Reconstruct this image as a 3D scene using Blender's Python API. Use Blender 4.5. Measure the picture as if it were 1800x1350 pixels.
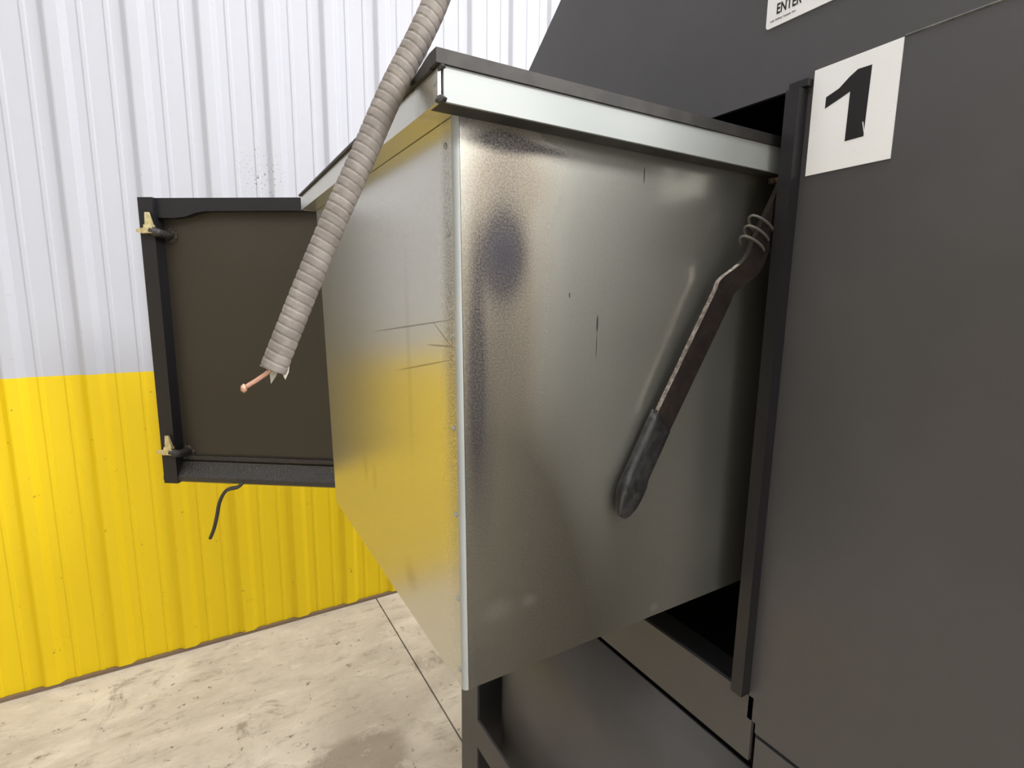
import bpy, bmesh, math, random
from mathutils import Vector, Matrix
random.seed(4)
S = bpy.context.scene
for o in list(bpy.data.objects):
    bpy.data.objects.remove(o)
COL = S.collection
H = 1.515                                   # eye height above the floor

# ------------------------------------------------------------------ camera
cd = bpy.data.cameras.new('camera'); cam = bpy.data.objects.new('camera', cd); COL.objects.link(cam)
F, YAW, PITCH, ROLL = 929.695, 1.0335907, -0.1588566, 0.0116511
fw = Vector((math.cos(PITCH)*math.cos(YAW), math.cos(PITCH)*math.sin(YAW), math.sin(PITCH)))
rt = fw.cross(Vector((0, 0, 1))).normalized(); up = rt.cross(fw)
r2 = math.cos(ROLL)*rt + math.sin(ROLL)*up; u2 = -math.sin(ROLL)*rt + math.cos(ROLL)*up
cam.matrix_world = Matrix(((r2.x, u2.x, -fw.x, 0), (r2.y, u2.y, -fw.y, 0), (r2.z, u2.z, -fw.z, H), (0, 0, 0, 1)))
cd.sensor_width = 36; cd.sensor_fit = 'HORIZONTAL'; cd.lens = F/1800*36; cd.clip_start = .01
S.camera = cam

# ------------------------------------------------------------------ world, lamps, exposure
W = bpy.data.worlds.new('world'); S.world = W; W.use_nodes = True
W.node_tree.nodes['Background'].inputs[0].default_value = (.8, .85, 1, 1)
W.node_tree.nodes['Background'].inputs[1].default_value = .1
def area(x, y, z, sx, sy, watts, col=(1, .985, .965), target=None):
    d = bpy.data.lights.new('ceiling_light', 'AREA'); d.shape = 'RECTANGLE'; d.size = sx; d.size_y = sy
    d.energy = watts; d.color = col
    o = bpy.data.objects.new('ceiling_light', d); COL.objects.link(o); o.location = (x, y, z)
    return o
for x in (-3.4, .1):
    for y in (-3.4, -1.2, .9):
        area(x, y, 4.85, .6, 1.8, 46 if y > -1.5 else 24)
area(2.5, -3.8, 4.85, 1.8, 2.2, 540)
area(4.3, -4.7, 4.85, .6, 1.8, 40)
area(3.7, .4, 4.85, .6, 1.8, 250)
S.view_settings.view_transform = 'Standard'; S.view_settings.look = 'None'
S.view_settings.gamma = 1; S.view_settings.use_curve_mapping = False
S.view_settings.exposure = .12

# ------------------------------------------------------------------ materials
class N:
    def __init__(s, name):
        s.m = bpy.data.materials.new(name); s.m.use_nodes = True; s.t = s.m.node_tree
        s.b = s.t.nodes['Principled BSDF']; s.co = None
    def n(s, typ, **k):
        o = s.t.nodes.new('ShaderNode'+typ)
        for a, v in k.items(): setattr(o, a, v)
        return o
    def link(s, a, b): s.t.links.new(a, b)
    def coord(s):
        if not s.co: s.co = s.n('TexCoord').outputs['Object']
        return s.co
    def put(s, sock, v):
        if isinstance(v, bpy.types.NodeSocket): s.link(v, sock)
        elif isinstance(v, (tuple, list)) and len(v) == 3 and sock.type == 'RGBA': sock.default_value = (*v, 1)
        else: sock.default_value = v
    def math(s, op, a, b=0.0, clamp=False):
        o = s.n('Math', operation=op, use_clamp=clamp); s.put(o.inputs[0], a); s.put(o.inputs[1], b); return o.outputs[0]
    def mapped(s, scale=(1, 1, 1), loc=(0, 0, 0), rot=(0, 0, 0)):
        o = s.n('Mapping'); s.link(s.coord(), o.inputs[0])
        o.inputs['Scale'].default_value = scale; o.inputs['Location'].default_value = loc; o.inputs['Rotation'].default_value = rot
        return o.outputs[0]
    def noise(s, scale, detail=4, rough=.55, vec=None, dist=0):
        o = s.n('TexNoise'); s.link(vec or s.coord(), o.inputs['Vector'])
        o.inputs['Scale'].default_value = scale; o.inputs['Detail'].default_value = detail
        o.inputs['Roughness'].default_value = rough; o.inputs['Distortion'].default_value = dist
        return o.outputs[0]
    def ramp(s, v, lo, hi, a=0.0, b=1.0):
        o = s.n('MapRange', interpolation_type='SMOOTHSTEP'); s.put(o.inputs[0], v)
        for i, x in enumerate((lo, hi, a, b)): o.inputs[i+1].default_value = x
        return o.outputs[0]
    def mix(s, f, a, b):
        o = s.n('Mix', data_type='RGBA'); s.put(o.inputs[0], f); s.put(o.inputs[6], a); s.put(o.inputs[7], b); return o.outputs[2]
    def blob(s, c, r, rot=(0, 0, 0)):
        """soft ellipsoid mask, 1 at c, 0 beyond r (r may be large on an axis to ignore it)"""
        a = s.n('VectorMath', operation='SUBTRACT'); s.link(s.coord(), a.inputs[0]); a.inputs[1].default_value = c
        v = a.outputs[0]
        if any(rot):
            q = s.n('VectorRotate', rotation_type='EULER_XYZ'); s.link(v, q.inputs[0]); q.inputs['Rotation'].default_value = rot; v = q.outputs[0]
        d = s.n('VectorMath', operation='DIVIDE'); s.link(v, d.inputs[0]); d.inputs[1].default_value = r
        l = s.n('VectorMath', operation='LENGTH'); s.link(d.outputs[0], l.inputs[0])
        return s.ramp(l.outputs['Value'], 0.0, 1.0, 1.0, 0.0)
    def bump(s, h, strength, dist=.002):
        o = s.n('Bump'); o.inputs['Strength'].default_value = strength; o.inputs['Distance'].default_value = dist
        s.link(h, o.inputs['Height']); s.link(o.outputs[0], s.b.inputs['Normal'])
    def set(s, col=None, rough=None, metal=None, spec=None):
        if col is not None: s.put(s.b.inputs['Base Color'], col)
        if rough is not None: s.put(s.b.inputs['Roughness'], rough)
        if metal is not None: s.put(s.b.inputs['Metallic'], metal)
        if spec is not None: s.put(s.b.inputs['Specular IOR Level'], spec)
        return s

def m_wall(name, col, dirt_shade, splatter):
    k = N(name)
    c = k.mix(k.ramp(k.noise(1.2, 5), .35, .75, 0, .35), col, tuple(x*.93 for x in col))
    sp = k.ramp(k.noise(38, 3, .6), .69, .74)
    c = k.mix(k.math('MULTIPLY', sp, dirt_shade), c, (.16, .11, .04))
    st = k.ramp(k.noise(9, 4, .6, k.mapped((3, 3, .12))), .55, .8, 0, .18*dirt_shade+.05)
    c = k.mix(st, c, tuple(x*.7 for x in col))
    if splatter:
        n = k.ramp(k.noise(120, 3, .6), .60, .66)
        b = k.blob((.275, 2.5, H+.50), (.13, 1, .17))
        c = k.mix(k.math('MULTIPLY', k.math('MULTIPLY', n, b), 1.3, True), c, (.14, .13, .12))
    k.set(c, .5, 0, .3); k.bump(k.noise(3, 3, .5, k.mapped((1, 1, .25))), .25, .01)
    return k.m
M = {}
M['white'] = m_wall('white_painted_steel', (.405, .42, .468), .12, True)
M['yellow'] = m_wall('yellow_painted_steel', (.68, .49, .005), .6, False)
k = N('plain_wall'); k.set((.72, .72, .74), .6); M['plain'] = k.m

def m_concrete():
    k = N('worn_concrete')
    a = k.noise(1.6, 8, .62, k.mapped((1, 1.5, 1), rot=(0, 0, .5)), .6); b = k.noise(9, 6, .65)
    c = k.mix(k.ramp(a, .3, .7), (.38, .34, .285), (.57, .52, .45))
    c = k.mix(k.ramp(b, .5, .72, 0, .55), c, (.34, .305, .255))
    c = k.mix(k.ramp(k.noise(4.2, 9, .78, None, .6), .56, .66, 0, .85), c, (.25, .215, .17))
    fs = k.noise(6, 7, .75, k.mapped((1, 3.2, 1), rot=(0, 0, .35)))
    c = k.mix(k.ramp(fs, .52, .70, 0, .75), c, (.25, .22, .18))
    c = k.mix(k.ramp(fs, .30, .46, .45, 0), c, (.66, .62, .55))
    c = k.mix(k.ramp(k.noise(24, 5, .7), .61, .68, 0, .85), c, (.14, .12, .095))
    # pale scratches
    sc = k.n('TexWave', wave_type='RINGS'); k.link(k.mapped((1.2, .5, 1), (.7, -2, 0)), sc.inputs[0])
    sc.inputs['Scale'].default_value = 3.1; sc.inputs['Distortion'].default_value = 9; sc.inputs['Detail'].default_value = 3
    c = k.mix(k.math('MULTIPLY', k.ramp(sc.outputs['Fac'], .985, 1.0, 0, .3), k.ramp(a, .45, .6)), c, (.66, .62, .55))
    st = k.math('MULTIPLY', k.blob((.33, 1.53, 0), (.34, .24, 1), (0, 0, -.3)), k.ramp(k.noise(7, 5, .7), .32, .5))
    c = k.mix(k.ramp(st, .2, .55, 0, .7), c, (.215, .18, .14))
    k.set(c, k.ramp(b, .3, .7, .55, .8), 0, .4); k.bump(b, .35, .004)
    return k.m
M['concrete'] = m_concrete()
k = N('dark_joint'); k.set((.045, .04, .035), .9); M['joint'] = k.m
k = N('brown_base_trim'); k.set((.16, .11, .07), .7); M['trim'] = k.m

def m_black(name, col, rough, bs=.12, spec=.5):
    k = N(name); n = k.noise(260, 2, .5)
    c = k.mix(k.ramp(k.noise(4, 5, .6), .4, .75, 0, .5), col, tuple(x*1.35 for x in col))
    k.set(c, rough, 0, spec); k.bump(n, bs, .0006); return k.m
M['black'] = m_black('black_powder_coat', (.051, .0505, .0545), .46, .12, .6)
M['black_edge'] = m_black('black_frame_paint', (.013, .0125, .0145), .4, .12, .35)
M['black_door'] = m_black('black_door_panel', (.025, .020, .012), .5)
k = N('black_glossy_paint'); k.set((.016, .014, .013), .16, 0, .6); k.bump(k.noise(210, 3, .65), .9, .004); M['black_gloss'] = k.m
M['inside'] = m_black('black_chamber_steel', (.006, .005, .005), .8, .1, .1)  # near-black steel for the chamber walls and seam plate
k = N('worn_edge_paint'); k.set(k.mix(k.ramp(k.noise(60, 4), .4, .65), (.05, .05, .05), (.10, .10, .09)), .6); M['worn'] = k.m

BX = (.2106, .4613, 1.10)                     # bin root
def rel(x, y, z): return (x-BX[0], y-BX[1], z+H-BX[2])
def m_galv(name, side=False, end=False, rough=.30, metal=.82):
    k = N(name)
    n1 = k.noise(6, 1, .4); n2 = k.noise(260, 2, .6); n3 = k.noise(60, 5, .7)
    c = k.mix(k.ramp(n1, .35, .7), (.46, .465, .425), (.51, .515, .47)) if side else k.mix(.5, (.60, .595, .53), (.64, .635, .57)) if end else k.mix(k.ramp(n1, .3, .7), (.30, .325, .325), (.355, .38, .38))
    c = k.mix(k.ramp(n2, .45, .75, 0, .25), c, (.38, .38, .34)) if side else c
    r = k.math('ADD', rough, 0.0); met = metal
    if side or end:
        B = 9.0
        def grime(parts, gr=.25):
            tot = None
            for cen, rad, s in parts:
                b = k.math('MULTIPLY', k.blob(rel(*cen), rad), s)
                tot = b if tot is None else k.math('ADD', tot, b, True)
            g = k.ramp(k.noise(520, 3, .65), .28, .72, 1-gr*2, 1.0)
            return k.math('MULTIPLY', tot, g, True)
        if side:
            tan = grime([((.262, .4613, .05), (.10, B, .26), 1.0), ((.25, .4613, -.16), (.10, B, .32), 1.1), ((.29, .4613, .12), (.10, B, .06), .4)], .17)
            c = k.mix(tan, c, (.205, .17, .125))
            dirt_shade = grime([((.29, .4613, -.40), (.44, B, .34), 1.15), ((.25, .4613, -.20), (.17, B, .30), .95)], .07)  # low smudges plus painted shade darkening the bottom of the side sheet
            c = k.mix(dirt_shade, c, (.105, .096, .074))
            blk = grime([((.263, .4613, .042), (.046, B, .070), 1.25), ((.264, .4613, .10), (.040, B, .12), .42), ((.261, .4613, -.03), (.045, B, .12), .38),
                         ((.2335, .4613, -.06), (.016, B, .18), 1.05), ((.240, .4613, -.15), (.026, B, .16), .55), ((.262, .4613, .148), (.055, B, .016), 1.3),
                         ((.31, .4613, .146), (.07, B, .009), .9), ((.235, .4613, -.39), (.04, B, .05), .4)], .27)
            c = k.mix(blk, c, (.032, .030, .036))
            core = k.math('MULTIPLY', k.blob(rel(.263, .4613, .043), (.036, B, .052)), .85)
            c = k.mix(core, c, (.045, .043, .056))
            for cx, cz, a, b_ in ((.4445, .139, .0012, .012), (.3845, -.026, .0016, .013), (.3845, -.05, .0007, .02), (.345, .005, .0012, .004)):
                m = k.blob(rel(cx, .4613, cz), (a, B, b_))
                c = k.mix(k.ramp(m, .0, .4, 0, .85), c, (.04, .04, .035))
            pale = grime([((.5, .4613, -.405), (.012, B, .010), .9), ((.262, .4613, -.335), (.03, B, .02), .16), ((.30, .4613, -.335), (.016, B, .012), .2)], .3)
            c = k.mix(pale, c, (.45, .45, .40))
            met = k.math('SUBTRACT', .82, k.math('MULTIPLY', k.math('ADD', k.math('ADD', tan, blk, True), dirt_shade, True), .5))
            r = k.math('ADD', r, k.math('MULTIPLY', k.math('ADD', tan, blk, True), .22))
        else:
            edge = grime([((.21, .4613, -.1), (B, .05, .42), .75), ((.21, .478, .02), (B, .02, .3), .5)], .48)
            c = k.mix(edge, c, (.16, .135, .095))
            smd = grime([((.214, .62, -.36), (B, .035, .03), .45), ((.214, .82, -.27), (B, .02, .035), .45), ((.214, .77, -.27), (B, .015, .03), .4),
                         ((.214, .60, -.08), (B, .012, .2), .25)], .2)
            c = k.mix(smd, c, (.25, .21, .13))
            # long hairline scratches
            for y0, z0, L, rot in ((.60, -.033, .2, .10), (.50, -.035, .035, -.45), (.505, -.048, .05, .05), (.56, -.075, .12, .18)):
                m = k.blob(rel(.213, y0, z0), (B, L, .0014), (rot, 0, 0))
                c = k.mix(k.ramp(m, 0, .5, 0, .6), c, (.13, .10, .07))
            r = k.math('ADD', r, k.math('MULTIPLY', edge, .15))
            met = k.math('SUBTRACT', .86, k.math('MULTIPLY', edge, .4))
            wr = k.math('MULTIPLY', k.noise(60, 3, .6, k.mapped((1, .5, 1.6), rot=(.4, 0, 0)), 1.0), k.blob(rel(.21, .50, .0), (B, .09, .16)))
            n3 = k.math('ADD', k.math('MULTIPLY', n3, .15), wr)
    k.set(c, r, met)
    if side:
        p2 = k.n('BsdfPrincipled'); k.link(c, p2.inputs['Base Color']); p2.inputs['Metallic'].default_value = .95
        k.link(k.math('SUBTRACT', r, .21), p2.inputs['Roughness'])
        ms = k.n('MixShader'); ms.inputs[0].default_value = .5
        k.link(k.b.outputs[0], ms.inputs[1]); k.link(p2.outputs[0], ms.inputs[2])
        k.link(ms.outputs[0], k.t.nodes['Material Output'].inputs['Surface'])
    return k.m
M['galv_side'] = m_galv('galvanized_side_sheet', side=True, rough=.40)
M['galv_end'] = m_galv('galvanized_end_sheet', end=True, rough=.27)
M['galv'] = m_galv('galvanized_rim_steel', rough=.55, metal=.3)
k = N('grimy_cover_rim_shade'); k.set(k.mix(k.ramp(k.noise(30, 5), .4, .7), (.015, .014, .0135), (.034, .030, .027)), .6); M['cover'] = k.m

k = N('dusty_armoured_conduit')
c = k.mix(k.ramp(k.noise(45, 5, .6), .35, .7), (.165, .148, .134), (.26, .236, .214))
c = k.mix(k.ramp(k.noise(12, 3, .5), .5, .75, 0, .6), c, (.17, .157, .157))
k.set(c, .68, .15); k.bump(k.noise(500, 2), .25, .0006); M['conduit'] = k.m
k = N('bare_copper'); k.set((.52, .30, .22), .45, .4); M['copper'] = k.m
k = N('torn_paper_wrap'); k.set((.45, .42, .36), .8); M['paper'] = k.m
k = N('tarnished_brass'); k.set(k.mix(k.ramp(k.noise(90, 3), .4, .65), (.50, .42, .20), (.62, .56, .34)), .42, .4); M['brass'] = k.m
k = N('dark_oily_steel'); k.set(k.mix(k.ramp(k.noise(120, 4), .45, .65), (.03, .025, .022), (.19, .14, .11)), .45, .3); M['oily'] = k.m
k = N('worn_lever_steel')
k.set(k.mix(k.ramp(k.noise(70, 6, .7), .42, .66), (.020, .015, .014), (.034, .026, .024)), .42, .35); k.bump(k.noise(300, 3), .4, .0008); M['lever'] = k.m
k = N('lit_worn_edge'); k.set(k.mix(k.ramp(k.noise(160, 5, .7), .4, .66), (.16, .13, .12), (.42, .38, .35)), .38, .55); M['bare'] = k.m  # light from above put into the lever edge's colour, over worn mottling
k = N('scuffed_rubber_grip')
k.set(k.mix(k.ramp(k.noise(60, 6, .7), .42, .68), (.012, .012, .013), (.036, .036, .036)), .34); k.bump(k.noise(120, 4), .5, .002); M['grip'] = k.m
k = N('spring_steel'); k.set((.12, .112, .10), .5, .3); M['spring'] = k.m
k = N('black_rubber'); k.set((.03, .03, .028), .45); M['rubber'] = k.m
k = N('white_sign_plastic')
k.set(k.mix(k.ramp(k.noise(260, 4, .7), .66, .74, 0, .35), (.80, .82, .84), (.45, .45, .43)), .5); M['sign'] = k.m
k = N('black_print'); k.set((.014, .012, .014), .5, 0, .25); M['print'] = k.m

# ------------------------------------------------------------------ helpers
def thing(name, label, cat, loc, group=None):
    o = bpy.data.objects.new(name, None); COL.objects.link(o); o.location = loc; o.empty_display_size = .05
    o['label'] = label; o['category'] = cat
    if group: o['group'] = group
    return o
def wloc(o):
    v = Vector((0, 0, 0))
    while o: v += o.location; o = o.parent
    return v
def obj(name, bm, mat, parent=None, bevel=0, seg=2, smooth=False, origin=None):
    """link the world-space bmesh as one mesh object (children keep world position)"""
    if bevel:
        es = [e for e in bm.edges if len(e.link_faces) == 2 and e.calc_face_angle(0) > .5]
        bmesh.ops.bevel(bm, geom=es, offset=bevel, segments=seg, affect='EDGES', profile=.5)
    base = wloc(parent) if parent else Vector((0, 0, 0))
    if origin is None:
        if parent: org = base
        else: org = Vector((0, 0, 0))
    else: org = Vector(origin)
    bmesh.ops.translate(bm, verts=bm.verts, vec=-org)
    bmesh.ops.recalc_face_normals(bm, faces=bm.faces)
    me = bpy.data.meshes.new(name); bm.to_mesh(me); bm.free(); me.materials.append(mat)
    if smooth:
        for p in me.polygons: p.use_smooth = True
    o = bpy.data.objects.new(name, me); COL.objects.link(o)
    o.location = org-base
    if parent: o.parent = parent
    return o
def hexa(bm, p):
    v = [bm.verts.new(q) for q in p]
    for f in ((0, 3, 2, 1), (4, 5, 6, 7), (0, 1, 5, 4), (1, 2, 6, 5), (2, 3, 7, 6), (3, 0, 4, 7)): bm.faces.new([v[i] for i in f])
def box(bm, x0, x1, y0, y1, z0, z1):
    hexa(bm, [(x0, y0, z0), (x1, y0, z0), (x1, y1, z0), (x0, y1, z0), (x0, y0, z1), (x1, y0, z1), (x1, y1, z1), (x0, y1, z1)])
def bx(*a):
    bm = bmesh.new(); box(bm, *a); return bm
def prism(bm, pts, ext):
    """closed polygon pts (3-D) extruded by vector ext"""
    a = [bm.verts.new(p) for p in pts]; b = [bm.verts.new(Vector(p)+Vector(ext)) for p in pts]; n = len(a)
    bm.faces.new(a); bm.faces.new(b[::-1])
    for i in range(n): bm.faces.new((a[i], b[i], b[(i+1) % n], a[(i+1) % n]))
def frame_at(path):
    out = []; up_ = Vector((0, 0, 1)); last = None
    for i, p in enumerate(path):
        t = (path[min(i+1, len(path)-1)]-path[max(i-1, 0)]).normalized()
        if last is None:
            a = t.cross(up_) if abs(t.dot(up_)) < .95 else t.cross(Vector((1, 0, 0)))
        else: a = last-t*last.dot(t)
        a.normalize(); last = a; out.append((p, t, a, t.cross(a)))
    return out
def tube(bm, path, rad, n=10, cap=True):
    path = [Vector(p) for p in path]; rings = []
    for i, (p, t, a, b) in enumerate(frame_at(path)):
        r = rad(i) if callable(rad) else rad
        rings.append([bm.verts.new(p+(a*math.cos(q)+b*math.sin(q))*(r(q) if callable(r) else r)) for q in (2*math.pi*j/n for j in range(n))])
    for A, B in zip(rings, rings[1:]):
        for j in range(n): bm.faces.new((A[j], A[(j+1) % n], B[(j+1) % n], B[j]))
    if cap: bm.faces.new(rings[0][::-1]); bm.faces.new(rings[-1])
def spline(pts, n):
    pts = [Vector(p) for p in pts]; P = [2*pts[0]-pts[1]]+pts+[2*pts[-1]-pts[-2]]; out = []
    for i in range(1, len(P)-2):
        for j in range(n):
            t = j/n; a, b, c, d = P[i-1:i+3]
            out.append(.5*((2*b)+(c-a)*t+(2*a-5*b+4*c-d)*t*t+(3*b-a-3*c+d)*t**3))
    return out+[pts[-1]]
def struct(name, bm, mat, **k):
    o = obj(name, bm, mat, **k); o['kind'] = 'structure'; return o

# ------------------------------------------------------------------ setting
JX = .690
fl = struct('floor', bx(-6, 6, -6, 2.56, -.06, -.012), M['joint'])
bm = bx(-6, JX-.003, -6, 2.56, -.012, 0); obj('slab', bm, M['concrete'], fl)
bm = bx(JX+.003, 6, -6, 2.56, -.012, 0); obj('slab', bm, M['concrete'], fl)
WY = 2.5
def rib_profile():
    pts = []; p = .2288; x = -.577-p*24
    while x < 6:
        for dx, dy in ((-.040, 0), (-.036, .0012), (-.021, .0140), (-.016, .0155), (.016, .0155), (.021, .0140), (.036, .0012), (.040, 0),
                       (.066, 0), (.071, .003), (.081, .003), (.086, 0), (.142, 0), (.147, .003), (.157, .003), (.162, 0)):
            pts.append((x+dx, WY-dy))
        x += p
    return pts
def ribbed(z0, z1, th=.002, off=0):
    bm = bmesh.new(); pr = rib_profile()
    fa = [bm.verts.new((x, y-off, z0)) for x, y in pr]; fb = [bm.verts.new((x, y-off, z1)) for x, y in pr]
    ba = [bm.verts.new((x, y+th, z0)) for x, y in pr]; bb = [bm.verts.new((x, y+th, z1)) for x, y in pr]
    for i in range(len(pr)-1):
        bm.faces.new((fa[i], fa[i+1], fb[i+1], fb[i])); bm.faces.new((ba[i], bb[i], bb[i+1], ba[i+1]))
        bm.faces.new((fa[i], ba[i], ba[i+1], fa[i+1])); bm.faces.new((fb[i], fb[i+1], bb[i+1], bb[i]))
    return bm
ZS = 1.2185
wb = struct('wall_back', bx(-6, 6, WY+.004, WY+.06, 0, 5), M['plain'])
obj('white_panel', ribbed(ZS, 5), M['white'], wb)
obj('yellow_panel', ribbed(.014, ZS), M['yellow'], wb)
struct('trim_1', bx(-6, 6, WY-.014, WY+.003, 0, .013), M['trim'])
for nm, b in (('wall_left', (-6.06, -6, -6, 2.56, 0, 5)), ('wall_right', (6, 6.06, -6, 2.56, 0, 5)), ('wall_front', (-6.06, 6.06, -6.06, -6, 0, 5))):
    w = struct(nm, bx(*b), M['white' if nm == 'wall_left' else 'plain'])
    if nm != 'wall_left': continue
    lo = {'wall_left': (-6, -5.985, -6, 2.48, .001, ZS), 'wall_right': (5.985, 6, -6, 2.48, .001, ZS), 'wall_front': (-5.98, 5.98, -6, -5.985, .001, ZS)}[nm]
    obj('yellow_panel', bx(*lo), M['yellow'], w)
struct('ceiling', bx(-6.06, 6.06, -6.06, 2.56, 5, 5.06), M['plain'])

# ------------------------------------------------------------------ machine
XM = .6386; YF = 1.285; YN = -.50; YH = -.10; XB = 2.3  # unseen near end, its extent shaped to shade the bin's lower side
mc = thing('metal_machine', 'large black powder-coated steel machine with open doorway, holding the pulled-out metal bin', 'machine', (XM, .4, 0))
Z = lambda z: z+H
zs, zt, zb = Z(.267), Z(.253), Z(-.552)
T = .006
# front plate with the doorway: one sheet
bm = bmesh.new()
box(bm, XM, XM+T, YN, .4035, Z(-.5875), zs)
box(bm, XM, XM+T, YN, .390, Z(-.602), Z(-.5875))
box(bm, XM, XM+T, .4035, YF, zt, zs)
box(bm, XM, XM+T, 1.235, YF, Z(-.652), zt)
box(bm, XM, XM+T, .396, 1.235, Z(-.652), zb)
obj('front_plate', bm, M['black'], mc)
# upper hood face: far edge slopes inwards
g = 1.28; top = Z(.76)
bm = bmesh.new()
prism(bm, [(XM, YH, zs), (XM, YF, zs), (XM, YF-g*(top-zs), top), (XM, YH+.98*g*(top-zs), top)], (T, 0, 0))
obj('hood_plate', bm, M['black'], mc)
bm = bmesh.new()
prism(bm, [(XM+T, YF, zs), (XM+T, YF-g*(top-zs), top), (XM+T, YF-g*(top-zs)-.006, top), (XM+T, YF-.008, zs)], (XB-XM-T, 0, 0))
obj('hood_slope', bm, M['black'], mc)
bm = bmesh.new(); yk = YH+.98*g*(top-zs)
prism(bm, [(XM+T, YH, zs), (XM+T, yk, top), (XM+T, yk+.006, top), (XM+T, YH+.008, zs)], (XB-XM-T, 0, 0))
obj('hood_slope', bm, M['black'], mc)
obj('hood_back', bx(XB, XB+.006, YH+.4, YF-.4, zs, top), M['black'], mc)
obj('shade_ledge', bx(XM+T, XB, YN, YH, zs-.006, zs), M['black'], mc)  # unseen ledge closing the body extension added to shade the bin
obj('hood_top', bx(XM+T, XB, YH+.98*g*(top-zs)+.006, YF-g*(top-zs)-.006, top-.006, top), M['black'], mc)
obj('side_panel', bx(XM+T, XB, YF-.006, YF, .05, zs), M['black'], mc)
obj('side_panel', bx(XM+T, XB, YN, YN+.006, .1, zs), M['black'], mc)
obj('back_panel', bx(XB-.006, XB, YN+.006, YF-.006, .1, zs), M['black'], mc)
# weld bead / bend along the sheet joint above the number sign
bm = bmesh.new(); tube(bm, [(XM+.0005, YN, zs+.001), (XM+.0005, .301, zs+.001)], .0016, 6); obj('edge_bead', bm, M['worn'], mc)
# dark chamber behind the doorway (five walls)
bm = bmesh.new(); c0, c1, a0, a1, h0, h1 = XM+T, 1.9, .404, 1.245, zb-.05, zt+.01
box(bm, c0, c1, a0-.004, a0, h0, h1); box(bm, c0, c1, a1, a1+.004, h0, h1)
box(bm, c0, c1, a0, a1, h0-.004, h0); box(bm, c0, c1, a0, a1, h1, h1+.004); box(bm, c1, c1+.004, a0-.004, a1+.004, h0-.004, h1+.004)
obj('inner_chamber', bm, M['inside'], mc)
obj('door_sill', bx(XM+T, XM+.05, .404, 1.235, zb-.045, zb), M['black_edge'], mc)
# square bar standing proud along the near side of the doorway
bm = bmesh.new()
hexa(bm, [(.62, .4028, zb+.004), (XM-.0005, .4028, zb+.004), (XM-.0005, .4205, zb+.004), (.62, .4205, zb+.004), (.62, .3985, zt-.006), (XM-.0005, .3985, zt-.006), (XM-.0005, .4150, zt-.006), (.62, .4150, zt-.006)])
obj('door_jamb', bm, M['black_edge'], mc, bevel=.0012)
bm = bx(XM-.010, XM-.0005, .394, .417, zt-.004, zt+.004); obj('jamb_cap', bm, M['black_edge'], mc, bevel=.001)
# rail in the chamber that carries the bin's rim
obj('guide_rail', bx(.655, 1.75, .4045, .452, Z(.1525), Z(.1590)), M['oily'], mc)
# lower body: rounded hopper skin set back behind a frame
bm = bmesh.new(); prof = [(XM+.012, .399)]
R_ = .16; yc = 1.245-R_
for i in range(9):
    a = math.pi/2*i/8; prof.append((XM+.012+R_-R_*math.cos(a), yc+R_*math.sin(a)))
prof.append((1.6, 1.245))
zl, zh = Z(-1.33), Z(-.675)
fa = [bm.verts.new((x, y, zl)) for x, y in prof]; fb = [bm.verts.new((x, y, zh)) for x, y in prof]
for i in range(len(prof)-1): bm.faces.new((fa[i], fa[i+1], fb[i+1], fb[i]))
o = obj('hopper_skin', bm, M['black'], mc, smooth=True)
o.modifiers.new('thick', 'SOLIDIFY').thickness = .004
obj('seam_light_block', bx(XM+.022, XM+.026, .404, 1.235, Z(-.80), Z(-.60)), M['inside'], mc)  # added dark plate, stops light leaking through the seam
obj('lower_panel', bx(XM, XM+T, YN, .388, .26, Z(-.608)), M['black'], mc)
obj('base_post', bx(.603, .609, 1.182, 1.285, 0, Z(-.652)), M['black'], mc, bevel=.001)
obj('post_flange', bx(.609, .66, 1.279, 1.285, 0, Z(-.652)), M['black'], mc)
obj('base_post', bx(.603, .655, YN, YN+.09, 0, .26), M['black'], mc, bevel=.002)
obj('base_post', bx(XB-.06, XB, 1.19, 1.285, 0, Z(-.652)), M['black'], mc, bevel=.002)
obj('base_post', bx(XB-.06, XB, YN, YN+.09, 0, .3), M['black'], mc, bevel=.002)
obj('base_rail', bx(.603, .609, YN+.09, 1.182, Z(-1.26), Z(-1.174)), M['black'], mc, bevel=.002)

# ---- door, swung open past ninety degrees
HX, HY = XM-.004, 1.2895
dx, dn = Vector((-.8154, .579, 0)), Vector((-.579, -.8154, 0))
DW, DZ0, DZ1 = .902, Z(-.535), Z(.2573)
def D(w, n, z): return Vector((HX, HY, 0))+dx*w+dn*n+Vector((0, 0, z))
def dbox(w0, w1, n0, n1, z0, z1):
    bm = bmesh.new(); hexa(bm, [D(w0, n0, z0), D(w1, n0, z0), D(w1, n1, z0), D(w0, n1, z0), D(w0, n0, z1), D(w1, n0, z1), D(w1, n1, z1), D(w0, n1, z1)]); return bm
door = obj('door', dbox(.004, DW-.004, -.004, .0, DZ0+.004, DZ1-.004), M['black_door'], mc, origin=D(0, 0, DZ0))
FB = .045; DP = .026
def dprism(poly, n0, n1):
    bm = bmesh.new(); prism(bm, [D(w, n0, z) for w, z in poly], dn*(n1-n0)); return bm
obj('frame_bar', dbox(DW-FB-.008, DW-.012, 0, DP+.010, DZ0-.003, DZ1), M['black_edge'], door, bevel=.009, seg=3)
obj('frame_bar', dbox(0, .04, 0, DP, DZ0+.012, DZ1), M['black_edge'], door, bevel=.006, seg=3)
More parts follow.
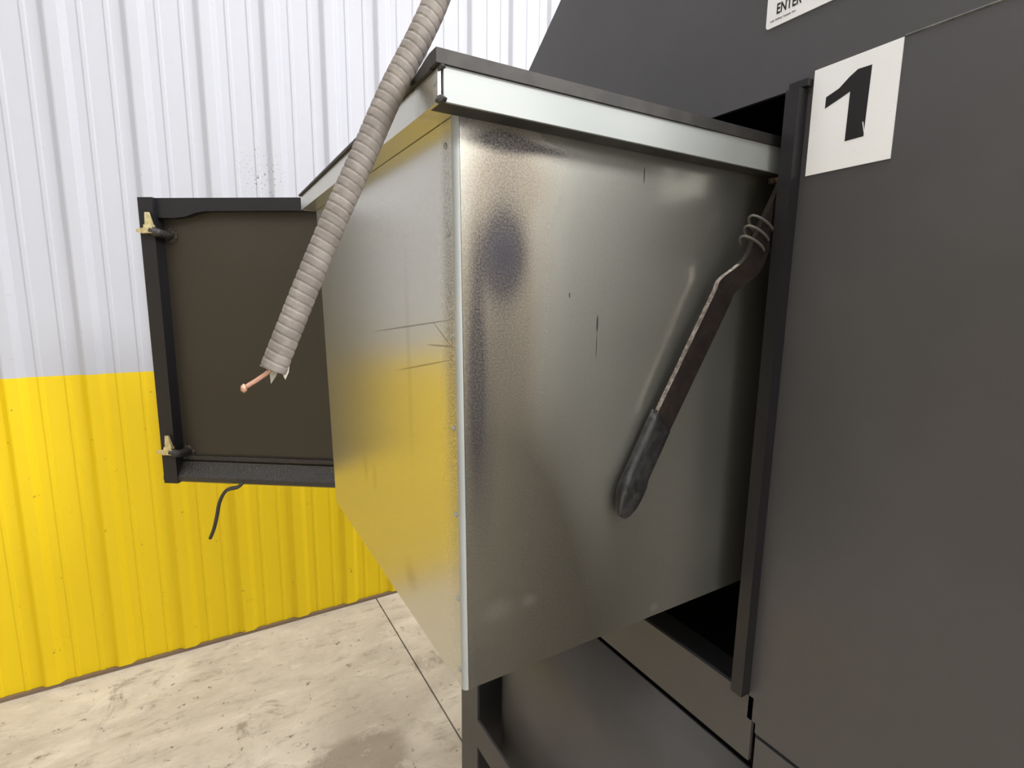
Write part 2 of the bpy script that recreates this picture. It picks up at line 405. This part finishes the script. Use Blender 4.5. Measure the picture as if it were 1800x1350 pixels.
# top bar with a swollen sealant corner
tp = [(.04, DZ1), (DW-.03, DZ1), (DW-.03, DZ1-.05), (DW-.10, DZ1-.052), (DW-.135, DZ1-.048), (DW-.165, DZ1-.038), (DW-.19, DZ1-.034), (.04, DZ1-.032)]
obj('frame_bar', dprism(tp, .0005, DP-.003), M['black_edge'], door, bevel=.005, seg=3)
bm = bmesh.new()
prism(bm, [D(.0, n_, DZ0+z_) for n_, z_ in ((.0003, .056), (.007, .056), (.011, .046), (.034, .017), (.034, .005), (.028, 0), (.0003, 0))], dx*(DW-.009))
obj('frame_bar', bm, M['black_gloss'], door, bevel=.002, seg=2)
obj('gasket_ledge', dbox(.04, DW-.05, .0003, .008, DZ0+.062, DZ0+.074), M['black_gloss'], door, bevel=.003)
def latch(zc, wc):
    bm = bmesh.new()
    n0 = DP+.012
    def lb(w0, w1, na, nb, z0, z1): hexa(bm, [D(w0, na, z0), D(w1, na, z0), D(w1, nb, z0), D(w0, nb, z0), D(w0, na, z1), D(w1, na, z1), D(w1, nb, z1), D(w0, nb, z1)])
    # hub, upright wing (narrowing upward) and short side wing, all one brass casting
    hexa(bm, [D(wc-.016, n0, zc-.012), D(wc+.010, n0, zc-.012), D(wc+.010, n0+.016, zc-.012), D(wc-.016, n0+.016, zc-.012),
              D(wc-.014, n0, zc+.010), D(wc+.008, n0, zc+.010), D(wc+.008, n0+.014, zc+.010), D(wc-.014, n0+.014, zc+.010)])
    hexa(bm, [D(wc-.014, n0+.003, zc+.008), D(wc+.006, n0+.003, zc+.008), D(wc+.006, n0+.012, zc+.008), D(wc-.014, n0+.012, zc+.008),
              D(wc-.005, n0+.004, zc+.042), D(wc+.005, n0+.004, zc+.042), D(wc+.005, n0+.010, zc+.042), D(wc-.005, n0+.010, zc+.042)])
    hexa(bm, [D(wc+.008, n0+.004, zc-.014), D(wc+.032, n0+.006, zc-.009), D(wc+.032, n0+.012, zc-.009), D(wc+.008, n0+.014, zc-.014),
              D(wc+.008, n0+.004, zc+.002), D(wc+.032, n0+.006, zc-.002), D(wc+.032, n0+.012, zc-.002), D(wc+.008, n0+.014, zc+.002)])
    obj('wing_latch', bm, M['brass'], door, bevel=.003)
    bm = bmesh.new()
    tube(bm, [D(wc-.030, .0002, zc-.014), D(wc-.030, .004, zc-.014)], .019, 16)
    obj('washer', bm, M['oily'], door, bevel=.001)
    bm = bmesh.new()
    tube(bm, spline([D(wc-.030, .003, zc-.014), D(wc-.029, .018, zc-.013), D(wc-.022, n0+.003, zc-.010), D(wc-.006, n0+.006, zc-.004)], 5), .0115, 10)
    obj('latch_stud', bm, M['black_gloss'], door, smooth=True)
latch(Z(.175), DW-.043); latch(Z(-.436), DW-.040)
for zc in (Z(.15), Z(-.43)):
    bm = bmesh.new(); tube(bm, [(HX-.001, HY+.005, zc-.065), (HX-.001, HY+.005, zc-.022), (HX-.001, HY+.005, zc-.021), (HX-.001, HY+.005, zc+.021), (HX-.001, HY+.005, zc+.022), (HX-.001, HY+.005, zc+.065)], lambda i: (.006, .006, .0052, .0052, .006, .006)[i], 12)
    obj('hinge', bm, M['black_edge'], mc)

# ---- release lever with its grip, on the near side of the doorway
s = Vector((.489, 0, .872)); w = Vector((.872, 0, -.489))
Lp = [(Vector((.4365, .4455, Z(-.187)))), Vector((.469, .4425, Z(-.129))), Vector((.557, .436, Z(.028))), Vector((.5765, .4205, Z(.050))), Vector((.590, .4195, Z(.073))), Vector((.645, .4195, Z(.166)))]
def bar(path, width, th, bm):
    rings = []
    for p in path: rings.append([bm.verts.new(q) for q in (p, p+Vector((0, th, 0)), p+w*width+Vector((0, th, 0)), p+w*width)])
    for A, B in zip(rings, rings[1:]):
        for j in range(4): bm.faces.new((A[j], A[(j+1) % 4], B[(j+1) % 4], B[j]))
    bm.faces.new(rings[0][::-1]); bm.faces.new(rings[-1])
full = Lp[:2]+spline([Lp[1]*.08+Lp[2]*.92, Lp[2], Lp[3], Lp[4]], 5)+Lp[5:]
bm = bmesh.new(); bar(full, .032, .0065, bm)
lev = obj('lever', bm, M['lever'], mc, origin=Lp[5], bevel=.0011)
lev.data.materials.append(M['bare'])
for p in lev.data.polygons:
    if p.normal.dot(w) < -.6 and p.center.z+Lp[5].z < Z(.045): p.material_index = 1  # upward-facing edge takes the painted light
# grip: soft sleeve with a cut-back upper rim and rounded drooping end
bm = bmesh.new(); rings = []
G0 = Vector((.4685, .449, Z(-.130))); L_ = .108
for i, (t_, wa, wb_, ya, yb_) in enumerate(((0, -.0015, .0335, -.0065, .006), (.12, -.002, .034, -.0078, .0065), (.45, -.002, .0335, -.008, .0065), (.72, -.002, .033, -.008, .0065), (.80, -.003, .0345, -.0095, .0065), (.94, -.0025, .0345, -.0095, .006), (1.05, .002, .034, -.008, .005), (1.16, .010, .031, -.005, .003), (1.21, .017, .026, -.003, .001))):
    base = G0-s*L_*t_*1.02; ring = []
    cw, cy = (wa+wb_)/2, (ya+yb_)/2; hw, hy = (wb_-wa)/2, (yb_-ya)/2
    for j in range(20):
        a = 2*math.pi*j/20; ca, sa = math.cos(a), math.sin(a); p_ = .38
        cx = math.copysign(abs(ca)**p_, ca); sy = math.copysign(abs(sa)**p_, sa)
        off = (cx*hw+cw)
        skew = -s*(.016 if i == 0 else 0)*max(0, off/.034)
        ring.append(bm.verts.new(base+w*off+Vector((0, cy+sy*hy, 0))+skew))
    rings.append(ring)
for A, B in zip(rings, rings[1:]):
    for j in range(20): bm.faces.new((A[j], A[(j+1) % 20], B[(j+1) % 20], B[j]))
bm.faces.new(rings[0][::-1]); bm.faces.new(rings[-1])
g_ = obj('grip', bm, M['grip'], lev, smooth=True); g_['label'] = 'scuffed black rubber hand grip'
bm = bmesh.new(); pts = []
for i in range(61):
    a = 2*math.pi*(i/60*2.8)+2.4
    c_ = Vector((.6085, .4232, Z(.1000)))-s*(i/60*.040)
    pts.append(c_+w*(-.0205*math.cos(a)*1.05)+Vector((0, .0085*math.sin(a), 0)))
tube(bm, pts, .0016, 8); obj('coil_spring', bm, M['spring'], lev, smooth=True)

# ------------------------------------------------------------------ galvanized bin
bn = thing('metal_bin', 'galvanized sheet-metal bin with folded rim, pulled half out of the black machine', 'bin', BX)
xe = 1.40; zt_, zb_ = Z(.1625), Z(-.4165)
x_t, x_b = .2106, .2195; yn = .4613; yft, yfb = 1.085, 1.062
th = .0015
P_ = lambda x, y, z: Vector((x, y, z))
# end sheet facing out
bm = bmesh.new(); hexa(bm, [P_(x_b, yn+.004, zb_), P_(x_b+th, yn+.004, zb_), P_(x_b+th, yfb, zb_+.006), P_(x_b, yfb, zb_+.006), P_(x_t, yn+.004, zt_), P_(x_t+th, yn+.004, zt_), P_(x_t+th, yft, zt_), P_(x_t, yft, zt_)])
obj('end_panel', bm, M['galv_end'], bn)
def side(y_t, y_b, nm, mat, zb2):
    bm = bmesh.new(); hexa(bm, [P_(x_b+.0045, y_b, zb2), P_(xe, y_b, zb2), P_(xe, y_b+th, zb2), P_(x_b+.0045, y_b+th, zb2), P_(x_t+.0045, y_t, zt_), P_(xe, y_t, zt_), P_(xe, y_t+th, zt_), P_(x_t+.0045, y_t+th, zt_)])
    return obj(nm, bm, mat, bn)
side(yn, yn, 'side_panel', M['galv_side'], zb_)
side(yft-th, yfb-th, 'side_panel', M['galv'], zb_+.006)
obj('back_panel', bx(xe-.002, xe, yn+th, yft-.03, zb_+.01, zt_), M['galv'], bn)
bm = bmesh.new(); hexa(bm, [P_(x_b+.002, yn+.002, zb_), P_(xe, yn+.002, zb_), P_(xe, yfb-.002, zb_+.006), P_(x_b+.002, yfb-.002, zb_+.006), P_(x_b+.002, yn+.002, zb_+.002), P_(xe, yn+.002, zb_+.002), P_(xe, yfb-.002, zb_+.008), P_(x_b+.002, yfb-.002, zb_+.008)])
obj('bottom_panel', bm, M['galv'], bn)
# rounded folded corner between end and side, with a lap strip on each face
def corner(zc, xc_):
    q = []
    for i in range(9):
        a = math.pi+math.pi/2*i/8; q.append((xc_+.0050+.0055*math.cos(a), yn+.0050+.0055*math.sin(a), zc))
    return q+[(xc_+.0052, yn+.0012, zc), (xc_+.0012, yn+.0052, zc)]
def loft(nm, A_, B_, mat, smooth=False):
    bm = bmesh.new(); A = [bm.verts.new(p) for p in A_]; B = [bm.verts.new(p) for p in B_]; n_ = len(A)
    for i in range(n_): bm.faces.new((A[i], A[(i+1) % n_], B[(i+1) % n_], B[i]))
    bm.faces.new(A[::-1]); bm.faces.new(B)
    return obj(nm, bm, mat, bn, smooth=smooth)
loft('corner_fold', corner(zb_, x_b), corner(zt_, x_t), M['galv'])
lap = lambda xc_, z: [(xc_+.0055, yn-.0006, z), (xc_+.0125, yn-.0006, z), (xc_+.0125, yn+.0010, z), (xc_+.0055, yn+.0010, z)]
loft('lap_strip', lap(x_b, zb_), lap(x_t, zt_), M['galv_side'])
# rivets down the end sheet beside the corner
def rivet(x, y, z, ax, r=.0032, h=.0016):
    bm = bmesh.new(); ring0 = None; c = Vector((x, y, z)); ax = Vector(ax)
    u = ax.orthogonal().normalized(); v = ax.cross(u); rs = []
    for k_ in range(4):
        a = math.pi/2*k_/4; rs.append([bm.verts.new(c+(u*math.cos(2*math.pi*j/10)+v*math.sin(2*math.pi*j/10))*r*math.cos(a)+ax*h*math.sin(a)) for j in range(10)])
    for A, B in zip(rs, rs[1:]):
        for j in range(10): bm.faces.new((A[j], A[(j+1) % 10], B[(j+1) % 10], B[j]))
    bm.faces.new(rs[-1]+[]); bm.faces.new(rs[0][::-1])
    return obj('rivet', bm, M['galv'], bn, smooth=True, origin=c)
for y, z in ((.4802, .1400), (.4775, .0604), (.4760, -.0367), (.4745, -.1286), (.4735, -.2201), (.4725, -.3134), (.4715, -.3964)):
    zz = Z(z); x = x_b+(x_t-x_b)*(zz-zb_)/(zt_-zb_)
    rivet(x, y, zz, (-1, 0, 0))
# rim: folded channel standing out from the sheets (near side, end, far side)
d = .0285; xr, yr = x_t-d+.003, yn-d
zr0, zr1, zrk = Z(.1610), Z(.1885), Z(.1915)
def rim(nm, pts, mat):
    bm = bmesh.new(); prism(bm, pts[0], pts[1]); return obj(nm, bm, mat, bn, bevel=.0022, seg=2)
# near side: outer face + underside, a thin L of sheet
bm = bmesh.new()
hexa(bm, [P_(xr+.004, yr, zr0), P_(1.3, yr, zr0), P_(1.3, yr+.003, zr0), P_(xr+.004, yr+.003, zr0), P_(xr+.004, yr, zr1), P_(1.3, yr, zrk+.004), P_(1.3, yr+.003, zrk+.004), P_(xr+.004, yr+.003, zr1)])
obj('rim_face', bm, M['galv'], bn, bevel=.0012)
obj('rim_underside', bx(xr+.003, 1.3, yr+.002, yn-.0008, zr0+.0006, zr0+.0025), M['cover'], bn)  # black colour stands in for shade beneath the near rim
bm = bmesh.new(); hexa(bm, [P_(xr, yr+.003, zr0), P_(xr+.003, yr+.003, zr0), P_(xr+.003, 1.093, zr0), P_(xr, 1.093, zr0), P_(xr, yr+.003, zr1-.0015), P_(xr+.003, yr+.003, zr1-.0015), P_(xr+.003, 1.093, zr1-.0035), P_(xr, 1.093, zr1-.0035)])
obj('rim_face', bm, M['galv_end'], bn, bevel=.001)
obj('rim_underside', bx(xr+.002, x_t-.0008, yn, 1.092, zr0+.0006, zr0+.0025), M['galv_end'], bn)
obj('rim_face', bx(xr+.004, 1.3, 1.093, 1.096, zr0, zr1-.004), M['galv'], bn)
rivet(xr, .442, Z(.177), (-1, 0, 0), .0028, .0014)
# grime-black cover sheet on top of the rim
bm = bmesh.new()
hexa(bm, [P_(xr-.0035, yr-.0025, zr1+.0002), P_(1.3, yr-.0025, zrk+.0045), P_(1.3, yr+.012, zrk+.0045), P_(xr-.0035, yr+.012, zr1+.0002),
          P_(xr-.0035, yr-.0025, Z(.2000)), P_(1.3, yr-.0025, Z(.2085)), P_(1.3, yr+.012, Z(.2085)), P_(xr-.0035, yr+.012, Z(.2000))])
obj('cover_edge', bm, M['cover'], bn, bevel=.001)
bm = bmesh.new()
hexa(bm, [P_(xr-.0035, yr+.012, zr1-.0012), P_(xr+.012, yr+.012, zr1-.0012), P_(xr+.012, yr+.06, zr1-.001), P_(xr-.0035, yr+.06, zr1-.001),
          P_(xr-.0035, yr+.012, Z(.2000)), P_(xr+.012, yr+.012, Z(.2000)), P_(xr+.012, yr+.06, Z(.1915)), P_(xr-.0035, yr+.06, Z(.1915))])
hexa(bm, [P_(xr-.0035, yr+.06, zr1-.001), P_(xr+.012, yr+.06, zr1-.001), P_(xr+.012, 1.094, zr1-.003), P_(xr-.0035, 1.094, zr1-.003),
          P_(xr-.0035, yr+.06, Z(.1915)), P_(xr+.012, yr+.06, Z(.1915)), P_(xr+.012, 1.094, Z(.1885)), P_(xr-.0035, 1.094, Z(.1885))])
obj('cover_edge', bm, M['cover'], bn)
obj('cover', bx(xr+.012, 1.3, yr+.012, 1.092, Z(.1885), Z(.1905)), M['cover'], bn)
# black sealant daubs at the rim corner
for zc, r in ((zr1-.0015, .0026), (zr0+.0015, .0036)):
    bm = bmesh.new(); bmesh.ops.create_icosphere(bm, subdivisions=2, radius=r)
    for v in bm.verts: v.co = Vector((xr+.002, yr+.001, zc))+Vector((v.co.x*1.3, v.co.y*1.3, v.co.z*.8))*(1+.3*math.sin(v.co.x*900+v.co.z*1300))
    obj('sealant', bm, M['rubber'], bn, smooth=True)

# ------------------------------------------------------------------ armoured conduit hanging in front of the bin
ctl = [(.0558, .5088, Z(-.0643)), (.0872, .5041, Z(.0109)), (.1158, .4992, Z(.0761)), (.139, .4948, Z(.1263)), (.1640, .4898, Z(.1815)), (.190, .4841, Z(.2317)), (.207, .4800, Z(.270)), (.240, .470, Z(.36)), (.275, .45, Z(.52)), (.30, .43, Z(.9)), (.30, .42, Z(2.0)), (.30, .42, 4.9)]
cn = thing('armoured_conduit', 'dusty grey armoured flexible conduit hanging diagonally before the bin, copper wire at its cut end', 'conduit', ctl[0])
path = spline(ctl[:8], 60)
bm = bmesh.new(); acc = [0.0]
for a, b in zip(path, path[1:]): acc.append(acc[-1]+(b-a).length)
pitch = .0082; n = 28; RR = .0112
path2 = []; L = acc[-1]; j = 0; q = 0.0
while q < L:
    while j < len(acc)-2 and acc[j+1] < q: j += 1
    t = (q-acc[j])/(acc[j+1]-acc[j]); path2.append(path[j].lerp(path[j+1], t)); q += pitch/10
def prof_(i):
    def r(a):
        ph = ((i/10.0)+a/(2*math.pi)) % 1.0
        return RR*(1.0+.025*ph-(.085 if ph > .82 else 0))
    return r
tube(bm, path2, prof_, n, False)
obj('conduit_armour', bm, M['conduit'], cn, smooth=True).modifiers.new('thick', 'SOLIDIFY').thickness = .0012
bm = bmesh.new(); tube(bm, spline(ctl[7:], 10), RR, 16); obj('conduit_run', bm, M['conduit'], cn, smooth=True)
bm = bmesh.new(); tube(bm, spline([(.0700, .5005, Z(-.040)), (.0545, .5085, Z(-.063)), (.0450, .5120, Z(-.0715)), (.0335, .5170, Z(-.0795))], 6), .0020, 8)
bmesh.ops.create_icosphere(bm, subdivisions=1, radius=.0032, matrix=Matrix.Translation((.0322, .5175, Z(-.0805))) @ Matrix.Diagonal((1, 1, 1.35, 1)))
o = obj('copper_wire', bm, M['copper'], cn, smooth=True); o['label'] = 'bare copper wire end'
for (p, e, tw) in (((.0585, .5090, Z(-.060)), (-.005, .001, -.017), .004), ((.0655, .5075, Z(-.058)), (.000, .002, -.016), .0045)):
    bm = bmesh.new(); p = Vector(p); e = Vector(e); a = Vector((tw, tw*.3, 0))
    prism(bm, [p-a, p+a, p+a*.7+e*.6, p+e, p-a*.8+e*.5], (.0003, .0012, .0002)); obj('torn_wrap', bm, M['paper'], cn)

# ------------------------------------------------------------------ signs on the machine
sg = thing('number_sign', 'white sign with large black numeral 1, beside the doorway of the black machine', 'sign', (XM-.001, .347, Z(.2085)))
bm = bmesh.new(); prism(bm, [(XM-.0002, .3919, Z(.1489)), (XM-.0002, .3015, Z(.1502)), (XM-.0002, .3015, Z(.2671)), (XM-.0002, .3919, Z(.2653))], (-.0014, 0, 0))
obj('sign_plate', bm, M['sign'], sg)
bm = bmesh.new(); prism(bm, [(XM-.0016, y, Z(z)) for y, z in ((.3294, .2506), (.3435, .2509), (.3520, .2455), (.3620, .2370), (.3757, .2318), (.3759, .2198), (.3620, .2250), (.3495, .2301), (.3499, .1784), (.3305, .1791))], (-.0003, 0, 0))
obj('numeral', bm, M['print'], sg)
bm = bmesh.new(); prism(bm, [(XM-.0019, y, Z(z)) for y, z in ((.3322, .1945), (.3330, .1940), (.3298, .1800), (.3290, .1800))], (-.0002, 0, 0)); obj('scratch', bm, M['sign'], sg)

ws = thing('warning_sign', 'smaller-lettered white sign reading ENTER, higher of the two signs on the black machine', 'sign', (XM-.001, .38, Z(.40)))
def rounded(y0, y1, z0, z1, r):
    out = []
    for cy, cz, a0_ in ((y0-r, z0+r, 180), (y1+r, z0+r, 270), (y1+r, z1-r, 0), (y0-r, z1-r, 90)):
        for i in range(5):
            a = math.radians(a0_+90*i/4); out.append((XM-.0002, cy-r*math.cos(a), cz+r*math.sin(a)))
    return out
bm = bmesh.new(); prism(bm, rounded(.4612, .22, Z(.3345), Z(.51), .004), (-.0012, 0, 0)); obj('sign_plate', bm, M['sign'], ws)
def text(body, y_left, z_base, height, width, nm, parent, bold=0.0):
    cu = bpy.data.curves.new(nm, 'FONT'); cu.body = body; cu.size = 1; cu.offset = bold; cu.extrude = .01
    tmp = bpy.data.objects.new(nm, cu); COL.objects.link(tmp)
    dg = bpy.context.evaluated_depsgraph_get(); me = bpy.data.meshes.new_from_object(tmp.evaluated_get(dg))
    bpy.data.objects.remove(tmp); bm = bmesh.new(); bm.from_mesh(me); bpy.data.meshes.remove(me)
    xs = [v.co.x for v in bm.verts]; ys = [v.co.y for v in bm.verts]; x0, x1, y0, y1 = min(xs), max(xs), min(ys), max(ys)
    for v in bm.verts:
        v.co = Vector((XM-.0015-.0002*(v.co.z > 0), y_left-(v.co.x-x0)/(x1-x0)*width, z_base+(v.co.y-y0)/(y1-y0)*height))
    return obj(nm, bm, M['print'], parent)
KX = XM/.6902
text('ENTER', .4478, Z(.3477), .0118, .0315, 'lettering', ws, .02)
text('Lab Safety Supply Inc.', .4553, Z(.3405), .0026, .0330, 'small_lettering', ws, .0)

# ------------------------------------------------------------------ loose rubber strip under the door
def onD(w_, n_, z): return D(w_, n_, z)
pp = spline([D(.655, .030, DZ0+.006), D(.668, .036, DZ0-.006), D(.700, .040, DZ0-.016), D(.722, .041, DZ0-.050), D(.735, .040, DZ0-.095), D(.748, .039, DZ0-.135), D(.763, .037, DZ0-.166)], 8)
bm = bmesh.new(); tube(bm, pp, lambda i: (lambda a: .0066*(1 if abs(math.cos(a)) > .5 else .75)), 10)
o = obj('rubber_strip', bm, M['rubber'], None, smooth=True, origin=pp[0])
o['label'] = 'thin black rubber strip dangling loose under the open door, before yellow wall'; o['category'] = 'strip'
